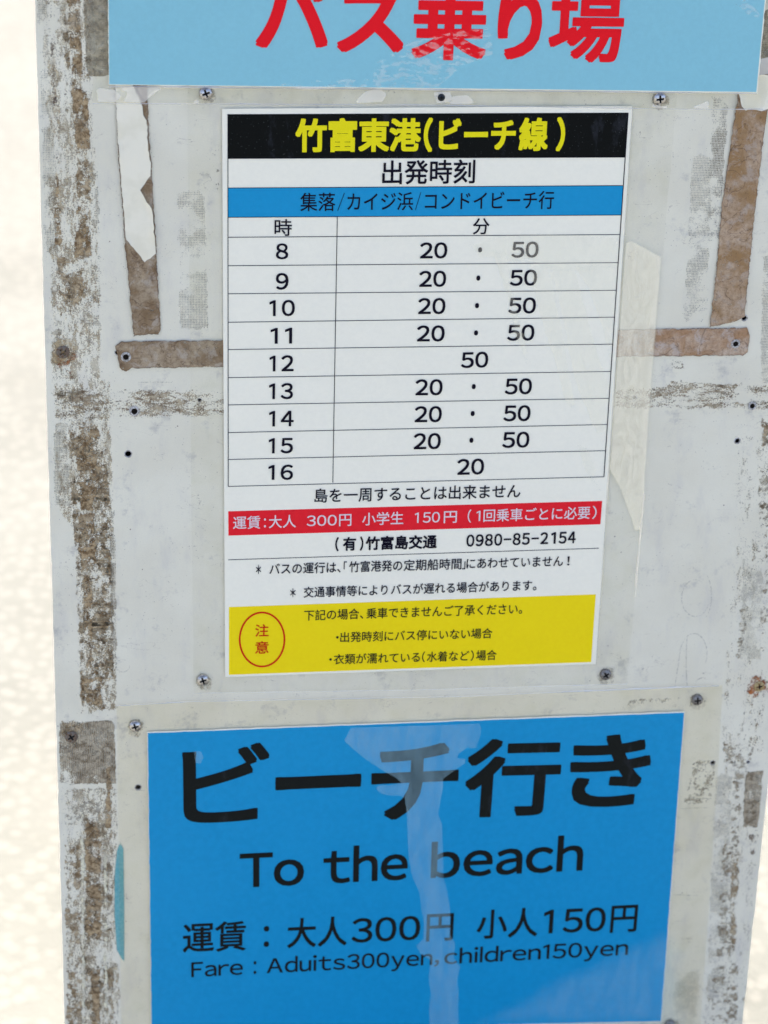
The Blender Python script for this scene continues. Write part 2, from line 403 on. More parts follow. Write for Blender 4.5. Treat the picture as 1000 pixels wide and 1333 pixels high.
def board_panel():
    outer = []
    for (ax, ay), (bx_, by_) in (((XL, YB), (XR, YB)), ((XR, YB), (XR, YT)), ((XR, YT), (XL, YT)), ((XL, YT), (XL, YB))):
        k = 160 if ax == bx_ else 20
        for j in range(k):
            p = Vector((ax + (bx_ - ax) * j / k, ay + (by_ - ay) * j / k, 0))
            if ax == bx_ and j:
                q = mnoise.noise(Vector((p.y * 60, ax * 10, 0))) * .00025 + (mnoise.noise(Vector((p.y * 500, ax * 10, 4)))) * .0003
                chip = max(0, mnoise.noise(Vector((p.y * 120, ax * 30, 8))) - .45) * .003
                p.x += q - chip * (1 if ax > 0 else -1)
            outer.append(p)
    loops = [outer]
    for x, y, r in HOLES:
        c = up(x, y); loops.append([Vector((c.x + r * .001 * math.cos(t * math.pi / 7), c.y + r * .001 * math.sin(t * math.pi / 7), 0)) for t in range(14)])
    tr = tessellate_polygon(loops); al = [v for l in loops for v in l]; vs = [tuple(v) for v in al]; fs = []
    for t in tr:
        a, b_, c = [al[i] for i in t]; t = list(t)
        if (b_ - a).cross(c - a).z < 0: t.reverse()
        fs.append(t)
    n = len(outer); D = .018; e = .0012
    k = len(vs); vs += [(v.x - e * 0, v.y, -e) for v in outer]; k2 = len(vs); vs += [(v.x, v.y, -D) for v in outer]
    for i in range(n):
        j = (i + 1) % n
        fs.append([i, k + i, k + j, j]); fs.append([k + i, k2 + i, k2 + j, k + j])
    fs.append([k2 + i for i in range(n)][::-1])
    return from_data('board_panel', vs, fs, sign, m_board)
board_panel()
for x, y, r in HOLES:       # bore of each old screw hole, with a raised lip of paint
    c = up(x, y); R = r * .001; N = 14; vs = []
    prof = [(R * 1.0, -.0015), (R * .97, -.012), (.0001, -.0125)]
    for rr, z in prof: vs += [(c.x + rr * math.cos(t * 2 * math.pi / N), c.y + rr * math.sin(t * 2 * math.pi / N), z) for t in range(N)]
    fs = [[q * N + t, q * N + (t + 1) % N, (q + 1) * N + (t + 1) % N, (q + 1) * N + t] for q in range(len(prof) - 1) for t in range(N)]
    hb = from_data('screw_hole', vs, fs, sign, m_hole, smooth=True)
    vs = []
    lipw = 1.28 + random.random() * .25
    prof = [(R * lipw, .00002), (R * 1.14, .00045), (R * 1.0, .0003), (R * .99, -.0016)]
    for rr, z in prof: vs += [(c.x + rr * (1 + .06 * math.sin(3 * t + x)) * math.cos(t * 2 * math.pi / N), c.y + rr * math.sin(t * 2 * math.pi / N), z) for t in range(N)]
    fs = [[q * N + t, q * N + (t + 1) % N, (q + 1) * N + (t + 1) % N, (q + 1) * N + t] for q in range(len(prof) - 1) for t in range(N)]
    lp = from_data('hole_lip', vs, [f[::-1] for f in fs], sign, m_lip, smooth=True)
# rear props that hold the board up
def bar(name, a, b_, wdt, dep, root, mat):
    a, b_ = Vector(a), Vector(b_); d = (b_ - a).normalized(); s = Vector((1, 0, 0)); n = d.cross(s).normalized()
    vs = []
    for p in (a, b_):
        for i, j in ((-1, -1), (1, -1), (1, 1), (-1, 1)): vs.append(tuple(p + s * i * wdt / 2 + n * j * dep / 2))
    return from_data(name, vs, [[0, 1, 2, 3][::-1], [4, 5, 6, 7], [0, 1, 5, 4], [1, 2, 6, 5], [2, 3, 7, 6], [3, 0, 4, 7]], root, mat)
m_wood = crust('x', lin(150, 130, 105), lin(175, 155, 130)); bpy.data.materials.remove(m_wood)
b = NB('weathered_timber'); m_wood = b.done(b.bsdf(b.mix(b.ramp(b.noise(.04, 6, .7, b.stretch(3, .2)), .35, .65), lin(140, 125, 105), lin(170, 158, 138)), .8, .1))
inv = BOARD.inverted()
for xx in (XL + .06, XR - .06):
    bar('rear_prop', (xx, .3, -.042), inv @ Vector((xx, .62, .012)), .045, .035, sign, m_wood)
    bar('back_rail', (xx, YB + .012, -.0305), (xx, YT - .01, -.0305), .04, .024, sign, m_wood)

# -------- residue of old tapes on the board
DK, LT = lin(112, 90, 64), lin(190, 168, 136)
TAU, TAUL = lin(120, 112, 100), lin(176, 170, 158)
mat_dense = crust('dry_glue_dense', DK, LT, cover=.57, s=.10, st=(1, .8), edge=2.6)
mat_dense2 = crust('dry_glue_flaking', lin(124, 103, 76), lin(198, 180, 152), cover=.48, s=.16, st=(1, .7), edge=2)
mat_mid = crust('dry_glue_mid', lin(130, 114, 92), lin(192, 181, 162), cover=.42, s=.2, edge=3)
mat_sparse = crust('dry_glue_sparse', lin(96, 80, 72), lin(150, 136, 122), cover=.34, s=.14, st=(1, .55), edge=1.5, soft=.02)
mat_faint = crust('dry_glue_faint', lin(150, 140, 124), lin(196, 190, 178), cover=.42, s=.25, edge=4, amax=.75)
mat_weave = crust('cloth_print', lin(132, 122, 106), lin(178, 170, 156), cover=.52, s=.07, edge=1.5, weave=.95, amax=.8)
mat_weave2 = crust('cloth_print_faint', lin(160, 154, 140), lin(196, 192, 182), cover=.55, s=.06, edge=1.5, weave=.95, amax=.6)
mat_horiz = crust('dry_glue_horizontal', lin(124, 105, 84), lin(200, 186, 162), cover=.47, s=.17, st=(.6, 1.4), edge=4, fine=.5, soft=.035, amax=.85)
mat_cloth = crust('old_cloth_tape', lin(126, 114, 94), lin(184, 172, 150), cover=.8, s=.06, edge=.5, weave=.35, amax=.95, flecks=.2)
mat_stripe = crust('ribbed_cloth_tape', lin(118, 102, 80), lin(190, 178, 158), cover=.66, s=.07, st=(1, .6), edge=.6, stripe=.3, amax=.95, pitch=1.7, flecks=.5)
mat_white = crust('white_paint_flakes', lin(232, 227, 203, 1), lin(239, 235, 212, 1), cover=.62, s=.16, st=(1, .5), edge=1.5, soft=.02)
mat_veil = crust('thin_brown_veil', lin(146, 126, 98), lin(206, 192, 166), cover=.47, s=.3, st=(1.3, .45), edge=5, soft=.035, amax=.62, fine=.45, flecks=.7)
mat_veil2 = crust('thin_brown_veil_sparse', lin(150, 130, 104), lin(206, 194, 170), cover=.30, s=.28, st=(1.3, .5), edge=6, soft=.03, amax=.55, fine=.5, flecks=.7)
mat_ring = crust('dirt_shade_ring', lin(120, 104, 84), lin(176, 162, 140), cover=.5, s=.3, edge=3, soft=.12, amax=.55)  # grime that also paints in contact shadow round the screws
mat_stain = crust('thin_stain', lin(168, 160, 140), lin(196, 190, 174), cover=.5, s=.03, edge=12, soft=.14, amax=.3, fine=.12)
mat_rust = crust('rust_bloom', lin(128, 62, 24), lin(184, 112, 60), cover=.5, s=.3, edge=2, soft=.06, amax=.95)
mat_rustlow = crust('rust_wash', lin(186, 160, 120), lin(208, 192, 160), cover=.55, s=.12, edge=7, soft=.14, amax=.6)
Z = .00016
res = [
 (mat_veil, [(48, -8), (122, -8), (134, 330), (140, 500), (62, 500), (58, 330)], 0),
 (mat_veil, [(64, 480), (150, 490), (158, 925), (104, 935), (96, 700), (68, 660)], 0),
 (mat_veil, [(80, 1020), (158, 1020), (162, 1345), (86, 1345)], 0),
 (mat_veil2, [(955, 560), (1018, 560), (1000, 1010), (975, 1345), (905, 1345), (930, 1000)], 0),  # (material, outline in photo pixels, layer)
 (mat_weave2, [(46, -8), (63, -8), (78, 330), (58, 330)], 0),
 (mat_sparse, [(61, -8), (76, -8), (79, 190), (78, 225), (69, 225), (66, 100)], 1),
 (mat_sparse, [(66, 60), (74, 60), (78, 235), (70, 235)], 2),
 (mat_dense, [(73, 222), (80, 224), (84, 322), (70, 322), (67, 262)], 1),
 (mat_faint, [(77, -8), (92, -8), (96, 340), (82, 340)], 0),
 (mat_dense, [(83, -8), (108, -8), (110, 60), (112, 112), (92, 114), (88, 60)], 1),
 (mat_dense2, [(76, -8), (90, -8), (96, 116), (84, 96)], 0),
 (mat_dense, [(90, 112), (117, 113), (120, 205), (96, 205)], 2),
 (mat_dense2, [(96, 203), (120, 203), (121, 268), (98, 268)], 1),
 (mat_dense, [(99, 262), (120, 264), (122, 340), (95, 340), (95, 300)], 2),
 (mat_cloth, [(107, -8), (143, -8), (143, 99), (112, 100)], 0),
 (mat_weave, [(120, 212), (129, 212), (133, 345), (122, 345)], 0),
 (mat_weave2, [(229, 248), (268, 246), (272, 430), (232, 430)], 0),
 (mat_dense2, [(71, 333), (92, 333), (96, 415), (75, 415)], 1),
 (mat_dense2, [(90, 333), (121, 333), (116, 372), (104, 408), (84, 400)], 1),
 (mat_weave, [(119, 333), (134, 333), (132, 424), (100, 426), (112, 385)], 1),
 (mat_faint, [(99, 428), (130, 431), (128, 468), (120, 470)], 1),
 (mat_faint, [(108, 470), (126, 472), (135, 488), (112, 484)], 1),
 (mat_faint, [(62, 408), (84, 408), (86, 505), (63, 505)], 0),
 (mat_horiz, [(63, 500), (120, 503), (280, 503), (300, 512), (300, 545), (220, 548), (66, 552)], 0),
 (mat_horiz, [(90, 506), (170, 510), (160, 546), (88, 545)], 1),
 (mat_weave2, [(68, 548), (88, 548), (94, 660), (70, 660)], 0),
 (mat_dense2, [(88, 548), (138, 546), (146, 660), (150, 800), (152, 925), (104, 930), (98, 760), (90, 640)], 0),
 (mat_dense, [(100, 552), (132, 550), (136, 612), (122, 666), (104, 668), (96, 600)], 1),
 (mat_dense, [(98, 666), (126, 664), (127, 745), (105, 745), (100, 712)], 1),
 (mat_dense, [(105, 746), (122, 745), (124, 880), (108, 868)], 1),
 (mat_dense, [(104, 880), (137, 878), (135, 918), (102, 924)], 2),
 (mat_weave, [(141, 664), (151, 664), (154, 860), (144, 860)], 1),
 (mat_sparse, [(90, 745), (96, 745), (97, 795), (92, 795)], 0),
 (mat_stripe, [(76, 940), (149, 937), (152, 1020), (78, 1022)], 1),
 (mat_dense2, [(78, 936), (112, 936), (112, 960), (78, 962)], 2),
 (mat_faint, [(79, 1022), (135, 1022), (136, 1075), (80, 1080)], 1),
 (mat_dense, [(136, 996), (147, 996), (147, 1082), (135, 1080)], 2),
 (mat_dense2, [(82, 1098), (108, 1098), (110, 1345), (85, 1345)], 1),
 (mat_dense2, [(106, 1058), (150, 1078), (150, 1345), (108, 1345)], 0),
 (mat_dense, [(108, 1060), (134, 1080), (136, 1225), (110, 1225)], 1),
 (mat_dense, [(116, 1260), (132, 1260), (134, 1345), (118, 1345)], 1),
 (mat_white, [(104, 1056), (109, 1056), (112, 1345), (107, 1345)], 3),
 (mat_white, [(134, 1080), (140, 1080), (141, 1320), (135, 1320)], 3),
 # right-hand side
 (mat_cloth, [(992, 12), (1030, 12), (1024, 112), (985, 108), (990, 60)], 0),
 (mat_weave, [(926, 124), (950, 124), (938, 330), (918, 330)], 0),
 (mat_weave2, [(900, 200), (928, 200), (922, 420), (888, 420)], 0),
 (mat_weave2, [(992, 330), (1010, 330), (1004, 500), (988, 500)], 0),
 (mat_mid, [(870, 465), (892, 466), (895, 484), (861, 484)], 1),
 (mat_horiz, [(796, 502), (860, 500), (876, 492), (1002, 498), (1018, 505), (1016, 540), (960, 536), (797, 536)], 0),
 (mat_horiz, [(925, 496), (1018, 498), (1016, 532), (960, 532), (930, 520)], 1),
 (mat_mid, [(987, 536), (1015, 536), (1010, 690), (982, 690), (986, 600)], 0),
 (mat_dense2, [(990, 548), (1013, 548), (1012, 585), (988, 582)], 1),
 (mat_veil2, [(970, 680), (1012, 680), (1000, 1000), (950, 1000), (958, 880)], 1),
 (mat_weave2, [(966, 690), (996, 690), (992, 860), (962, 860)], 1),
 (mat_mid, [(960, 790), (975, 790), (970, 860), (955, 860)], 1),
 (mat_mid, [(990, 700), (1004, 700), (1000, 850), (986, 850)], 1),
 (mat_mid, [(938, 958), (985, 958), (980, 1005), (936, 1002)], 1),
 (mat_faint, [(900, 985), (938, 985), (930, 1050), (885, 1050)], 0),
 (mat_weave2, [(930, 1005), (955, 1005), (944, 1300), (918, 1300)], 0),
 (mat_mid, [(950, 1000), (972, 1000), (964, 1110), (948, 1110)], 1),
 (mat_stripe, [(970, 1003), (994, 1003), (987, 1077), (966, 1077)], 1),
 (mat_mid, [(938, 1095), (966, 1095), (958, 1260), (928, 1260)], 1),
 (mat_dense2, [(950, 1110), (964, 1110), (960, 1230), (948, 1230)], 2),
 (mat_sparse, [(972, 1084), (986, 1084), (984, 1115), (970, 1115)], 1),
 (mat_mid, [(926, 1258), (965, 1240), (962, 1345), (920, 1345)], 1),
 (mat_stain, [(870, 1270), (925, 1240), (915, 1345), (862, 1345)], 0),
 (mat_stain, [(800, 905), (905, 905), (900, 925), (800, 932)], 0),
 (mat_faint, [(816, 908), (900, 902), (896, 914), (800, 925)], 1),
 (mat_stain, [(480, 112), (545, 112), (545, 132), (480, 132)], 1),
 (mat_mid, [(492, 113), (536, 113), (530, 124), (505, 126)], 2),
 (mat_mid, [(276, 236), (290, 232), (289, 250), (277, 251)], 1),
 (mat_faint, [(276, 156), (281, 156), (289, 235), (278, 236)], 0),
]
for m, pts, lay in res: patch('glue_residue', pts, Z * (1 + lay), sign, m)
# rust
for x, y, r, m in ((82, 458, 26, mat_rustlow), (96, 464, 8, mat_rust), (70, 454, 5, mat_rust), (92, 485, 4, mat_rust), (94, 490, 3, mat_rust), (90, 553, 4, mat_rust), (69, 561, 3, mat_rust),
                   (75, 646, 4, mat_rust), (74, 684, 3, mat_rust), (93, 972, 9, mat_rustlow), (988, 893, 17, mat_rust), (912, 801, 3, mat_rust), (892, 916, 3, mat_rust),
                   (980, 1141, 3, mat_rust), (955, 1284, 3, mat_rust), (82, 470, 13, mat_rust), (587, 894, 2.5, mat_rust), (962, 1295, 3, mat_rust)):
    patch('rust_spot', [(x + r * (1 + .2 * math.sin(5 * t + x)) * math.cos(t * math.pi / 6), y + r * (1 + .25 * math.cos(3 * t + y)) * math.sin(t * math.pi / 6)) for t in range(12)][::-1], Z * 5, sign, m, step=.003)
# cloth/brown tapes that are still solid
BR1, BR2, BR3, RIM = lin(146, 125, 98), lin(172, 155, 132), lin(126, 106, 80), lin(84, 62, 50)
mt1 = solid_tape('brown_backing_tape', lin(134, 110, 80), lin(178, 160, 132), BR3, RIM, grey=lin(186, 176, 160))
mt2 = solid_tape('brown_backing_tape_light', lin(160, 126, 84), lin(192, 168, 140), lin(146, 118, 84), RIM, grey=lin(186, 172, 156))
mt3 = solid_tape('brown_backing_tape_pale', lin(176, 140, 104), lin(204, 184, 160), lin(150, 118, 88), RIM, grey=lin(196, 186, 176))
mc = NB('cream_tape'); ed = mc.attr('ed')
cc = mc.mix(mc.ramp(mc.noise(.05, 4), .4, .65), lin(246, 240, 216, 1), lin(238, 232, 206, 1))
cc = mc.mix(mc.ramp(ed, .1, .5, .7, 0), cc, lin(120, 100, 84)); m_cream = mc.done(mc.bsdf(cc, .45, .15))
def tape(name, px, z, mat, jit=.0009): return patch(name, px, z, sign, mat, step=.0024, jitter=jit, curl=.0022 if mat is m_cream else 0 if max(p[0] for p in px) - min(p[0] for p in px) > 200 else .0010)
tape('brown_tape', [(149, 100), (191, 100), (198, 230), (210, 434), (174, 437), (163, 320), (153, 190)], .0010, mt1)
tape('brown_tape', [(962, 100), (1003, 100), (998, 143), (983, 270), (969, 412), (958, 417), (923, 426), (930, 370), (940, 260), (957, 140)], .0010, mt2)
tape('brown_tape', [(150, 450), (158, 444), (300, 442), (500, 439), (500, 472), (300, 477), (172, 479), (163, 484), (156, 478)], .0011, mt1)
tape('brown_tape', [(620, 434), (805, 428), (972, 426), (976, 436), (973, 458), (966, 462), (803, 464), (620, 468)], .0011, mt3)
tape('cream_tape', [(149, 100), (168, 100), (174, 112), (180, 125), (186, 138), (187, 150), (191, 156), (193, 178), (193, 190), (196, 212), (196, 228), (183, 247), (192, 262), (199, 274), (203, 330), (188, 342), (180, 330), (164, 311), (161, 280), (153, 180)], .0014, m_cream)
tape('cream_tape', [(962, 96), (1003, 96), (999, 141), (990, 144), (978, 141), (970, 144), (964, 138), (960, 118)], .0014, m_cream)
def bore_disc(x, y, r, z):
    "lipped disc laid over tape or residue with the shade of the hole put in as near black"
    c = up(x, y); R = r * .001; N = 16; vs, fs = [], []
    for rr, zz in ((R * 1.75, z), (R * 1.35, z + .0005), (R, z + .0003), (R * .9, z + .00002), (.00002, z + .00001)):
        vs += [(c.x + rr * math.cos(t * 2 * math.pi / N), c.y + rr * math.sin(t * 2 * math.pi / N), zz) for t in range(N)]
    q4 = lambda q: [[q * N + t, (q + 1) * N + t, (q + 1) * N + (t + 1) % N, q * N + (t + 1) % N][::-1][::-1] for t in range(N)]
    from_data('hole_lip', vs, [f for q in (0, 1) for f in q4(q)], sign, m_lip, smooth=True)
    from_data('screw_hole', vs, [f for q in (2, 3) for f in q4(q)], sign, m_hole)  # dark disc over the tape in place of a real bore
bore_disc(979, 528, 2.0, .0008); bore_disc(175, 535, 2.3, .0007); bore_disc(164, 464, 2.2, .0013); bore_disc(957, 447, 2.1, .0013)
# teal felt-pen mark
b = NB('teal_marker'); ed = b.attr('ed')
b.done(b.over(b.math('MULTIPLY', b.ramp(ed, 0, 1.6), .82), b.bsdf(b.mix(b.ramp(b.noise(.5, 4), .3, .7), lin(98, 178, 184, .95), lin(126, 194, 198, .95)), .6, .1)))
patch('marker_stroke', [(156, 1093), (162, 1104), (163, 1180), (163, 1254), (158, 1249), (151, 1236), (148, 1190), (148, 1140), (151, 1108)], .0007, sign, b.m, step=.003)
# lens-shaped old blister marks
def arc_mark(pts, w_, mat):
    vs, fs = [], []
    P = [up(*p) for p in pts]
    for i, p in enumerate(P):
        d = (P[min(i + 1, len(P) - 1)] - P[max(i - 1, 0)]).normalized(); n = Vector((-d.y, d.x)) * w_ / 2 * (.4 + .6 * math.sin(math.pi * i / (len(P) - 1)))
        vs += [(*(p + n), .00095), (*(p - n), .00095)]
    for i in range(len(P) - 1): fs.append([2 * i + 1, 2 * i + 3, 2 * i + 2, 2 * i][::-1])
    from_data('scratch', vs, [f[::-1] for f in fs], sign, mat)
b = NB('scratch_line'); m_scr = b.done(b.over(b.ramp(b.noise(.7, 4, .7), .40, .62, 0, .28), b.bsdf(lin(162, 152, 138), .7, .1)))
for cx, cy, rx, ry, a0, a1 in ((905, 778, 18, 24, 20, 300), (903, 850, 17, 26, 200, 390), (912, 775, 14, 32, -60, 60), (895, 860, 2, 34, 90, 270), (160, 866, 9, 8, 0, 300)):
    arc_mark([(cx + rx * math.cos(math.radians(a0 + (a1 - a0) * t / 20)), cy + ry * math.sin(math.radians(a0 + (a1 - a0) * t / 20))) for t in range(21)], .0011, m_scr)
arc_mark([(887 - t * .6, 835 + t * 4) for t in range(16)], .0012, m_scr)
arc_mark([(886 + t * 3.3, 1052 - t * .1) for t in range(12)], .0014, m_scr)
arc_mark([(876 + t * 3, 1164 + t * .1) for t in range(12)], .001, m_scr)
arc_mark([(180 + t * 4, 497 + (t % 3) * .2) for t in range(12)], .0012, m_scr)
arc_mark([(150 + t * .05, 700 + t * 10) for t in range(20)], .0008, m_scr)

# -------- screws
def screw_mesh(name, R, dome, recess):
    bm = bmesh.new(); NR, NS = 26, 72; rows = []
    for i in range(NR + 1):
        r = R * (i / NR); row = []
        for t in range(NS):
            x, y = r * math.cos(t * 2 * math.pi / NS), r * math.sin(t * 2 * math.pi / NS)
            z = .0005 + dome * math.sqrt(max(0, 1 - (r / R) ** 2.2))
            wd = R * (.15 - .05 * min(1, r / (R * .6)))
            if (abs(x) < wd and abs(y) < R * .56) or (abs(y) < wd and abs(x) < R * .56) or r < R * .2: z -= recess * (1 - .35 * r / (R * .56))
            row.append(bm.verts.new((x, y, z)))
            if i == 0: row = row * NS; break
        rows.append(row)
    for i in range(NR):
        for t in range(NS):
            u = (t + 1) % NS
            vs = [rows[i][t], rows[i + 1][t], rows[i + 1][u], rows[i][u]] if i else [rows[0][0], rows[1][t], rows[1][u]]
            f = bm.faces.new(vs); f.smooth = True
            cx = f.calc_center_median(); r = cx.xy.length
            if r < R * .64 and min(v.co.z for v in f.verts) < .0005 + dome * math.sqrt(max(0, 1 - (r / R) ** 2.2)) - recess * .3: f.material_index = 1; f.smooth = False
    sk = [bm.verts.new((v.co.x, v.co.y, -.001)) for v in rows[-1]]
    for t in range(NS):
        u = (t + 1) % NS; bm.faces.new((rows[-1][t], sk[t], sk[u], rows[-1][u])).smooth = True
    me = bpy.data.meshes.new(name); bm.to_mesh(me); bm.free(); return me
b = NB('screw_steel'); m_steel = b.done(b.bsdf(b.mix(b.ramp(b.noise(.4, 5), .4, .65), lin(205, 203, 198), lin(150, 146, 140)), b.ramp(b.noise(.8, 4), .3, .7, .2, .42), .5, 1.0))
b = NB('screw_dull_zinc'); m_zinc = b.done(b.bsdf(b.mix(b.ramp(b.noise(.7, 6, .7), .4, .6), lin(150, 150, 148), lin(104, 98, 90)), b.ramp(b.noise(.8, 4), .3, .7, .38, .6), .5, .75))
b = NB('screw_old_iron'); m_iron = b.done(b.bsdf(b.mix(b.ramp(b.noise(.6, 6, .7), .42, .62), lin(122, 117, 108), lin(104, 80, 60)), .6, .4, .5))
b = NB('screw_brass'); m_brass = b.done(b.bsdf(b.mix(b.ramp(b.noise(.6, 6, .7), .42, .62), lin(186, 172, 130), lin(140, 116, 76)), .5, .4, .6))
b = NB('screw_recess_dark'); m_recess = b.done(b.bsdf((.012, .011, .010, 1), .6, .2, .2))  # near-black colour for the cross recess faces
b = NB('dark_rivet'); m_plug = b.done(b.bsdf(lin(38, 44, 48), .35, .5, .4))
kinds = {}
for k, (R, dm, rc, mm_) in {'steel': (.0050, .0022, .0019, m_steel), 'zinc': (.0048, .0020, .0019, m_zinc), 'iron': (.0050, .0009, .0012, m_iron), 'brass': (.0046, .0009, .0012, m_brass), 'plug': (.0027, .0016, .0010, m_plug)}.items():
    me = screw_mesh('screw', R, dm, rc); me.materials.append(mm_); me.materials.append(m_recess); kinds[k] = me
SCREWS = [(574, 126, 'plug', 0), (268, 121, 'steel', 22), (858, 128, 'steel', 8), (264, 884, 'steel', 18), (788, 877, 'zinc', 35), (176, 944, 'steel', 15), (907, 910, 'zinc', 5),
          (82, 458, 'iron', 38), (93, 959, 'iron', 30), (988, 893, 'brass', 10), (872, 1333, 'zinc', 40)]
og = Vector(sign['org'])
for x, y, k, a in SCREWS:
    if k in ('steel', 'zinc'): patch('dirt_shade_ring', [(x + 1 + 14 * math.cos(t * math.pi / 8), y + 3 + 15 * math.sin(t * math.pi / 8)) for t in range(16)][::-1], .0011, sign, mat_ring, step=.003)
    o = bpy.data.objects.new('screw', kinds[k]); COL.objects.link(o); o.parent = sign
    p = up(x, y); zz = .0022 if k == 'plug' else .0014 if k in ('steel', 'zinc') else .0003
    o.location = Vector((p.x, p.y, zz)) - og; o.rotation_euler = (random.uniform(-.05, .05), random.uniform(-.05, .05), math.radians(a))
    if k == 'iron': o['label'] = 'dull flat screw with rust around it'
    if k == 'brass': o['label'] = 'yellowish rusty screw head'

# ------------------------------------------------------------------ posters
KI = 1.12
m_white = paper('laminated_white_paper', lin(240, 236, 215, KI), mott=.02)
m_black = ink('ink_black_band', (.006, .007, .006, 1), fleck=.35)
m_ink = ink('ink_dark', (.010, .008, .016, 1))
m_blue_band = paper('ink_blue_band', lin(0, 150, 202), mott=.03)
m_yellow = paper('ink_yellow_band', lin(255, 226, 0, 1.0), mott=.03)
m_yel_txt = ink('ink_yellow_letters', lin(244, 230, 30))
m_red = paper('ink_red_band', lin(240, 20, 40), mott=.04)
m_redtxt = ink('ink_red_letters', lin(214, 10, 22))
m_wtxt = ink('ink_white_letters', lin(244, 226, 226, .95))
m_film = clear_film('clear_laminate')
m_film_old = clear_film('yellowed_laminate', (.985, .970, .925), .03)
m_film_head = clear_film('clear_laminate_header', (.975, .975, .955), .035)

tt = thing('timetable_poster', 'laminated white bus timetable with black title band, hour rows and yellow notice box', 'poster', (up(535, 900).x, up(535, 900).y, .0005))
plate('paper_sheet', [(289, 141), (822.5, 137.5), (775, 863), (293, 880)], .0012, .0018, tt, m_white)
z1 = .0020
plate('title_band', [(296, 148), (817, 146), (812.8, 203.8), (296.5, 205.5)], .0018, z1, tt, m_black)
plate('route_band', [(296.6, 244), (810.7, 240.8), (808.2, 279), (296.8, 282)], .0018, z1, tt, m_blue_band)
plate('fare_band', [(297, 664.5), (783.3, 651), (781, 681.3), (297.3, 696)], .0018, z1, tt, m_red)
plate('notice_band', [(298, 789), (775, 772.5), (769, 860.5), (298, 877)], .0018, z1, tt, m_yellow)
fr = lambda y: 817 - 31.5 * (y - 146) / 473.5
R_ = [((296.5, 205.5), (fr(204), 203.8)), ((296.6, 244), (fr(241), 240.8)), ((296.8, 282), (fr(279), 279)), ((297, 308), (fr(304.5), 304.5)), ((297, 345), (fr(341), 341)),
      ((297, 381.5), (fr(377), 377)), ((297, 418.5), (fr(412), 412)), ((297, 454), (fr(447), 447)), ((297, 490.5), (fr(482.5), 482.5)), ((297, 526), (fr(517.5), 517.5)),
      ((297, 562), (fr(551.5), 551.5)), ((297, 597), (fr(585.5), 585.5)), ((297, 632), (785.5, 619.5))]
L = [(a, c, .85) for a, c in R_] + [((296.5, 149), (297, 632), .9), ((817, 146), (785.5, 619.5), 1.1), ((438.8, 281), (433, 627), .9)]
rules('table_grid', L, z1 + .00012, tt, m_ink)
rules('divider_rule', [((297, 727.5), (779, 712.5), .9)], z1, tt, m_ink)
zt = z1 + .0002
t = Lettering(tt, m_yel_txt); t.line([('竹富東港', 384, 547), ('(', 550.5, 562), ('ビーチ', 570, 670), ('線', 674, 712), (')', 722.5, 734)], 196, 194, 39, zt, off=.034)
t = Lettering(tt, m_ink); t.line([('出発時刻', 497, 617.5)], 239, 237.5, 29, zt, off=.012)
t = Lettering(tt, m_ink); t.line([('集落', 390.5, 436), ('/', 439, 448), ('カイジ浜', 451.5, 537), ('/', 540, 547), ('コンドイビーチ行', 552.5, 720)], 274, 271, 22.5, zt, off=.004)
t = Lettering(tt, m_ink); t.line([('時', 357, 379.5)], 306, 306, 20.5, zt, off=.008)
t = Lettering(tt, m_ink); t.line([('分', 614.5, 636)], 304, 304, 20, zt, off=.008)
rows = [('8', 359, 375, 336, 19.5, (546, 581.5), 335, (665, 700), 333.5, 624, 'x'), ('9', 359, 375.5, 375.5, 20.5, (545, 580), 372, (663, 698), 370, 621.7, 'x'),
        ('10', 350.5, 383.5, 410, 20, (543.5, 579), 407.3, (661, 696.5), 406.3, 620, 'x'), ('11', 352, 380, 446, 20, (542, 578), 443, (659.5, 694.5), 441.5, 618.7, 'x'),
        ('12', 350.5, 382, 482, 20, (599.5, 634.8), 477.5, None, 0, 0, '5'), ('13', 350, 381, 518, 19.8, (540, 575.3), 513, (656.3, 691.3), 511.3, 615.7, 'x'),
        ('14', 350, 382, 553.5, 19.6, (539, 574.3), 548, (654.5, 689.5), 546.3, 614.3, 'x'), ('15', 349.5, 381, 588.5, 19.2, (537.7, 573), 583.2, (653, 688), 580.7, 612.7, 'x'),
        ('16', 349, 381, 623, 18.8, (594.5, 629.3), 616.5, None, 0, 0, '2')]
for hr, l, r, yb, h, a, ya, c, yc, dx, kk in rows:
    t = Lettering(tt, m_ink); t.line([(hr, l, r)], yb, yb - .4, h, zt, 'd', off=.016)
    t = Lettering(tt, m_ink)
    if c is None: t.line([('50' if kk == '5' else '20', *a)], ya, ya - 1, 19.6, zt, 'd', off=.018)
    else: t.line([('20', *a), ('・', dx - 2.6, dx + 2.6), ('50', *c)], ya, yc, 19.8, zt, 'd', off=.018)
t = Lettering(tt, m_ink); t.line([('島を一周することは出来ません', 409, 676.5)], 653, 646.5, 17, zt, off=.008)
t = Lettering(tt, m_wtxt); t.line([('運賃', 303.3, 338.7), (':', 343.5, 346), ('大人', 349.8, 385), ('300', 399, 438), ('円', 441, 457), ('小学生', 471, 524.5), ('150', 539.5, 572), ('円', 577, 594),
                         ('(', 608, 612.5), ('1', 619.5, 624.5), ('回乗車ごとに必要', 628.5, 767), (')', 770, 775.5)], 687.5, 673.6, 15.7, zt, off=.008)
t = Lettering(tt, m_ink); t.line([('(', 436, 440.5), ('有', 446, 463), (')', 468, 472.5), ('竹富島交通', 475.5, 568)], 715.5, 712, 16, zt, off=.028)
t = Lettering(tt, m_ink); t.line([('0980-85-2154', 606.5, 748.5)], 709.7, 705.2, 14.6, zt, 'd', off=.02, mono=True)
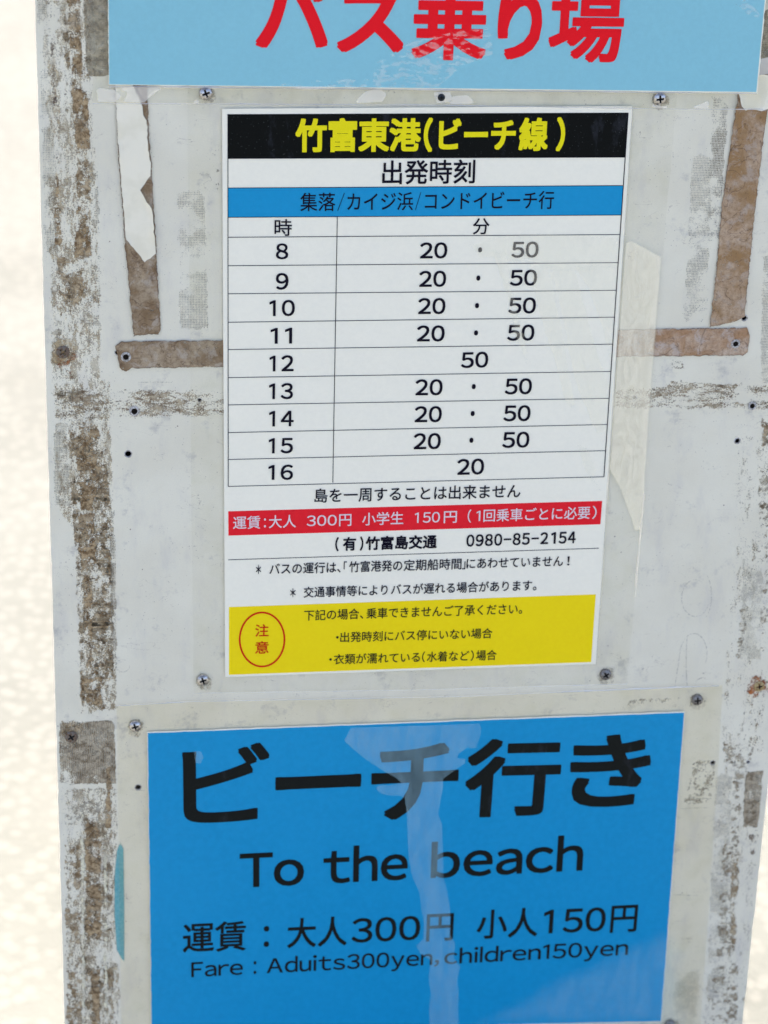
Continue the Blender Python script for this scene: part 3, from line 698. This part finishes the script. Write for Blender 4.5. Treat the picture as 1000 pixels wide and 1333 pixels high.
t = Lettering(tt, m_ink); t.line([('*', 333, 339.5), ('バスの運行は、', 350.5, 443), ('「', 447, 451), ('竹富港発の', 454, 523), ('定期船時間', 525, 600), ('」', 601, 605), ('にあわせていません', 606.5, 732), ('!', 737.5, 740.5)], 747, 735.5, 13.5, zt, off=.008)
t = Lettering(tt, m_ink); t.line([('*', 377.5, 384.5), ('交通事情等により', 395, 504), ('バスが遅れる場合があります。', 508.5, 697.5)], 777, 767, 13, zt, off=.008)
t = Lettering(tt, m_ink); t.line([('下記の場合、', 395.5, 472.5), ('乗車できませんご了承ください。', 476.5, 679)], 806.5, 797.5, 13, zt, off=.006)
t = Lettering(tt, m_ink); t.line([('・', 437, 440.3), ('出発時刻にバス停にいない場合', 442.5, 640)], 834.7, 829.2, 12.5, zt, off=.006)
t = Lettering(tt, m_ink); t.line([('・', 428.2, 431.5), ('衣類が濡れている', 434, 546), ('(', 548.8, 552.5), ('水着など', 555, 610), (')', 612, 616), ('場合', 619, 645.5)], 863.5, 857.5, 12.5, zt, off=.006)
t = Lettering(tt, m_redtxt); t.line([('注', 332, 349.5)], 827.3, 826.9, 15, zt, off=.008); t.line([('意', 332, 349.5)], 849.5, 849, 15, zt, off=.008)
def oval():
    vs, fs = [], []; N = 72
    for i in range(N):
        a = 2 * math.pi * i / N
        for rx, ry in ((30.2, 36.2), (28, 34)):
            p = up(341 + rx * math.cos(a), 831 + ry * math.sin(a)); vs.append((p.x, p.y, zt))
    for i in range(N):
        j = (i + 1) % N; fs.append([2 * i, 2 * i + 1, 2 * j + 1, 2 * j])
    from_data('oval_ring', vs, fs, tt, m_redtxt)
oval()
tt_out = [(244, 116), (881, 118), (862, 333), (849, 490), (835, 666), (828, 750), (816, 889), (530, 897), (252, 901)]
ring_plate('clear_film', tt_out, [[(288, 140), (823.5, 136.5), (776, 864), (292, 881)]], .0016, tt, m_film)
m_glare1 = glare_film('glare_on_timetable', .19, 4.2, .8, (.9, .8), .32, hue=(.92, .98, 1), rough=.12, swirl=.45)  # glare streaks shaped in as glossier patches over the print
z2 = z1 + .0005
for p in ([(608, 318), (640, 308), (700, 303), (760, 305), (804, 309), (803, 348), (760, 352), (722, 352), (700, 345), (684, 336), (668, 342), (650, 334), (625, 334)],
          [(638, 322), (662, 330), (663, 360), (672, 400), (690, 470), (684, 472), (668, 430), (658, 380), (646, 345)],
          [(686, 338), (714, 348), (722, 385), (732, 430), (740, 480), (750, 535), (735, 522), (722, 470), (705, 420), (695, 380)],
          [(714, 345), (748, 350), (760, 395), (772, 440), (785, 480), (792, 500), (785, 575), (770, 550), (752, 508), (742, 470), (733, 420)],
          [(746, 345), (803, 342), (797, 425), (794, 470), (781, 420), (765, 375)],
          [(750, 576), (764, 582), (774, 605), (784, 640), (773, 632), (760, 608)]):
    patch('glare_patch', p, z2, tt, m_glare1, step=.004)
m_glare2 = glare_film('glare_on_film_margin', .62, 1.0, 2.2, (1, .6), .2, swirl=.32, rough=.12, hue=(.92, .97, 1))  # bright reflection on the margin, its outline built in as a mirror-like patch
patch('glare_patch', [(813, 306), (835, 318), (862, 333), (849, 490), (838, 650), (833, 722), (820, 675), (804, 632), (791, 610)], .0019, tt, m_glare2, step=.005)
m_edge = glare_film('film_edge', .5, .2, .25, rough=.35)
def edge_line(pts, w_, root, z):
    vs, fs = [], []; P = [up(*p) for p in pts]; Q = []
    for i in range(len(P) - 1):
        for j in range(12): Q.append(P[i].lerp(P[i + 1], j / 12))
    Q.append(P[-1]); ed = []
    for i, p in enumerate(Q):
        d = (Q[min(i + 1, len(Q) - 1)] - Q[max(i - 1, 0)]).normalized()
        n = Vector((-d.y, d.x)) * w_ / 2 * (.5 + .8 * abs(mnoise.noise(Vector((p.x * 40, p.y * 40, 2)))) * 2)
        vs += [(*(p + n), z), (*p, z + .0004), (*(p - n), z)]; ed += [0, w_ * 500, 0]
    for i in range(len(Q) - 1):
        for k in (0, 1): fs.append([3 * i + k, 3 * i + k + 1, 3 * i + 4 + k, 3 * i + 3 + k])
    from_data('film_edge', vs, fs, root, m_edge, ed)
edge_line([(838, 640), (828, 750), (826, 775)], .0016, tt, .0018)
edge_line([(775.5, 864), (822.8, 138)], .0009, tt, .0019)
edge_line([(252, 901), (530, 897), (816, 889)], .0008, tt, .0018)

bp = thing('beach_poster', 'bright blue laminated fare poster with black lettering for the beach bus', 'poster', (up(530, 1345).x, up(530, 1345).y, .0005))
m_bblue = paper('blue_print', lin(0, 150, 202), mott=.05, k=.2)
m_bink = ink('ink_black_on_blue', (.012, .014, .012, 1), fleck=.10)
plate('paper_sheet', [(191.6, 951.6), (890.6, 925), (860.4, 1328.5), (197.2, 1342.5)], .0012, .0018, bp, m_white, wob=.0007)
plate('blue_print', [(192.4, 953), (889.8, 926.4), (859.6, 1327.6), (197.6, 1341.6)], .0018, .0020, bp, m_bblue, wob=.0004)
zb = .0022
S_ = -.045
t = Lettering(bp, m_bink)
t.box('ビ', 238, 350.5, 969, 1071, zb, .017, S_)
t.box('ー', 358, 470, 1010, 1027.5, zb, .025, S_)
t.box('チ', 481.5, 594.5, 969, 1067, zb, .023, S_)
t.box('行', 602, 725, 961, 1063, zb, .023, S_ * .6)
t.box('き', 738, 842.5, 957, 1051, zb, .023, S_)
t = Lettering(bp, m_bink); t.line([('To', 312, 395.5), ('the', 420.5, 530), ('beach', 560, 757.5)], 1153, 1130.5, 43, zb, 'd', off=.016)
t = Lettering(bp, m_bink); t.line([('運賃', 238, 320), (':', 343, 350), ('大人', 373.5, 451), ('300', 457, 546), ('円', 554, 589), ('小人', 619.5, 698.5), ('150', 706, 786.5), ('円', 793, 827.5)], 1238.5, 1210.5, 36, zb, off=.012)
t = Lettering(bp, m_bink); t.line([('Fare', 249, 316), (':', 330, 333.5), ('Aduits300yen,', 347, 571), ('children150yen', 577.5, 816.5)], 1269.8, 1240.8, 19, zb, 'd', off=.009)
bp_out = [(152, 917), (250, 911.5), (600, 905), (940, 890), (934, 1000), (922, 1180), (910, 1350), (158, 1360)]
ring_plate('clear_film', bp_out, [[(190.6, 950.6), (891.6, 924), (861.4, 1329.5), (196.2, 1343.5)]], .0022, bp, m_film_old)
for e_ in HOLES: pass
m_glare_streak = glare_haze('glare_on_lifted_laminate', .21, 1.3, .5)  # reflection off the lifted film, put in as whitish colour
patch('glare_patch', [(457, 945), (447, 962), (461, 975), (480, 990), (502, 1004), (516, 1012), (522, 1017), (505, 1020), (489, 1019), (488, 1024), (495, 1031), (507, 1034), (520, 1034), (526, 1037),
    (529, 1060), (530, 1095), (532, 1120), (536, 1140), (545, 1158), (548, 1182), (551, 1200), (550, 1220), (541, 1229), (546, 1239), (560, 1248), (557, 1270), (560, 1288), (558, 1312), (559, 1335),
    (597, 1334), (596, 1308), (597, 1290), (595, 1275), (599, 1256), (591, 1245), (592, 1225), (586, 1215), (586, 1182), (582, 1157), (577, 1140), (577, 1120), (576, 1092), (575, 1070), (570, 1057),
    (573, 1042), (576, 1025), (577, 1012), (592, 1001), (605, 992), (606, 986), (595, 985), (597, 979), (607, 972), (620, 972), (627, 947), (624, 940)], zb + .0004, bp, m_glare_streak, step=.003)
m_soft = glare_haze('glare_haze_corner', .15, 9, 24, s=.05)  # diagonal corner glare painted as pale diffuse haze
patch('glare_patch', [(590, 1338), (660, 1300), (720, 1268), (780, 1240), (866, 1200), (900, 1230), (900, 1345)], zb + .0003, bp, m_soft, step=.005)
patch('glare_patch', [(252, 976), (262, 976), (265, 984), (261, 993), (254, 991)][::1], zb + .0003, bp, m_glare_streak, step=.002)
edge_line([(152, 917), (250, 911.5), (600, 905), (800, 896)], .0011, bp, .0024)
edge_line([(760, 898), (935, 891)], .0016, bp, .0024)

hp = thing('stop_name_poster', 'pale blue laminated poster with large red lettering, cut off by the top of the photo', 'poster', (up(565, 140).x, up(565, 140).y, .0012))
m_lblue = paper('pale_blue_print', lin(138, 198, 208, 1.06), mott=.03, k=.3)
plate('paper_sheet', [(140, -60), (1001, -60), (984.5, 120), (141.6, 109.4)], .0024, .0030, hp, m_white, wob=.0005)
plate('pale_blue_print', [(141, -60), (999.5, -60), (983, 118.6), (142.4, 108.6)], .0030, .0032, hp, m_lblue)
t = Lettering(hp, ink('ink_red_header', lin(244, 30, 40)))
t.box('バ', 332, 431, -24, 61.5, .0034, .030, .0)
t.box('ス', 437.5, 524.5, -12, 67.5, .0034, .030, .0)
t.box('乗', 534, 631, -22, 77, .0034, .028, .01)
t.box('り', 644.5, 702, -14, 76.5, .0034, .032, .01)
t.box('場', 711, 807.5, -22, 80, .0034, .022, .01)
ring_plate('clear_film', [(119, -60), (1030, -60), (1018, 141), (900, 141.5), (560, 136), (300, 134), (121, 134)], [[(139, -59), (1002, -59), (985.5, 121), (140.6, 110.4)]], .0022, hp, m_film_head)
edge_line([(121, 134), (300, 134.5), (560, 136), (900, 141.5), (1010, 141.5)], .0011, hp, .0024)
edge_line([(142, 112), (400, 114), (700, 118), (984, 121)], .0018, hp, .0026)
m_glr = glare_film('glare_header_film', .38, 1.2, .6, s=.5, rough=.3)  # reflection shapes given to the film as glossier patches
for p in ([(124, 112), (150, 116), (161, 124), (150, 133), (128, 132)], [(150, 112), (215, 113), (200, 122), (188, 133), (160, 132), (165, 120)],
          [(243, 134), (256, 128), (262, 133), (300, 134), (288, 130), (280, 127), (270, 133.5)][:4], [(458, 134), (474, 118), (490, 114), (505, 120), (498, 132)],
          [(562, 118), (586, 118), (590, 132), (568, 134)], [(588, 124), (608, 122), (618, 132), (612, 135), (584, 135)], [(894, 140.5), (922, 129), (922, 141)], [(985, 76), (1004, 72), (1003, 95), (984, 98)],
          [(845, 133), (862, 137), (872, 134), (866, 141), (850, 140)]):
    patch('glare_patch', p, .0027, hp, m_glr, step=.002)
m_spk = glare_film('glare_header_speckle', .2, .6, .2, s=.55, st=(.5, 1.4), thresh=.53, rough=.3)  # broken highlight put in as speckled glossy patches
for p in ([(480, 112), (490, 80), (530, 55), (590, 40), (640, 35), (640, 70), (600, 85), (570, 112)], [(360, 112), (372, 105), (480, 100), (480, 112)], [(944, -20), (960, -10), (985, 14), (990, 24), (972, 18), (955, 4)]):
    patch('glare_patch', p, .0037, hp, m_spk, step=.003)
for o in list(sc.objects):
    if 'org' in o: del o['org']
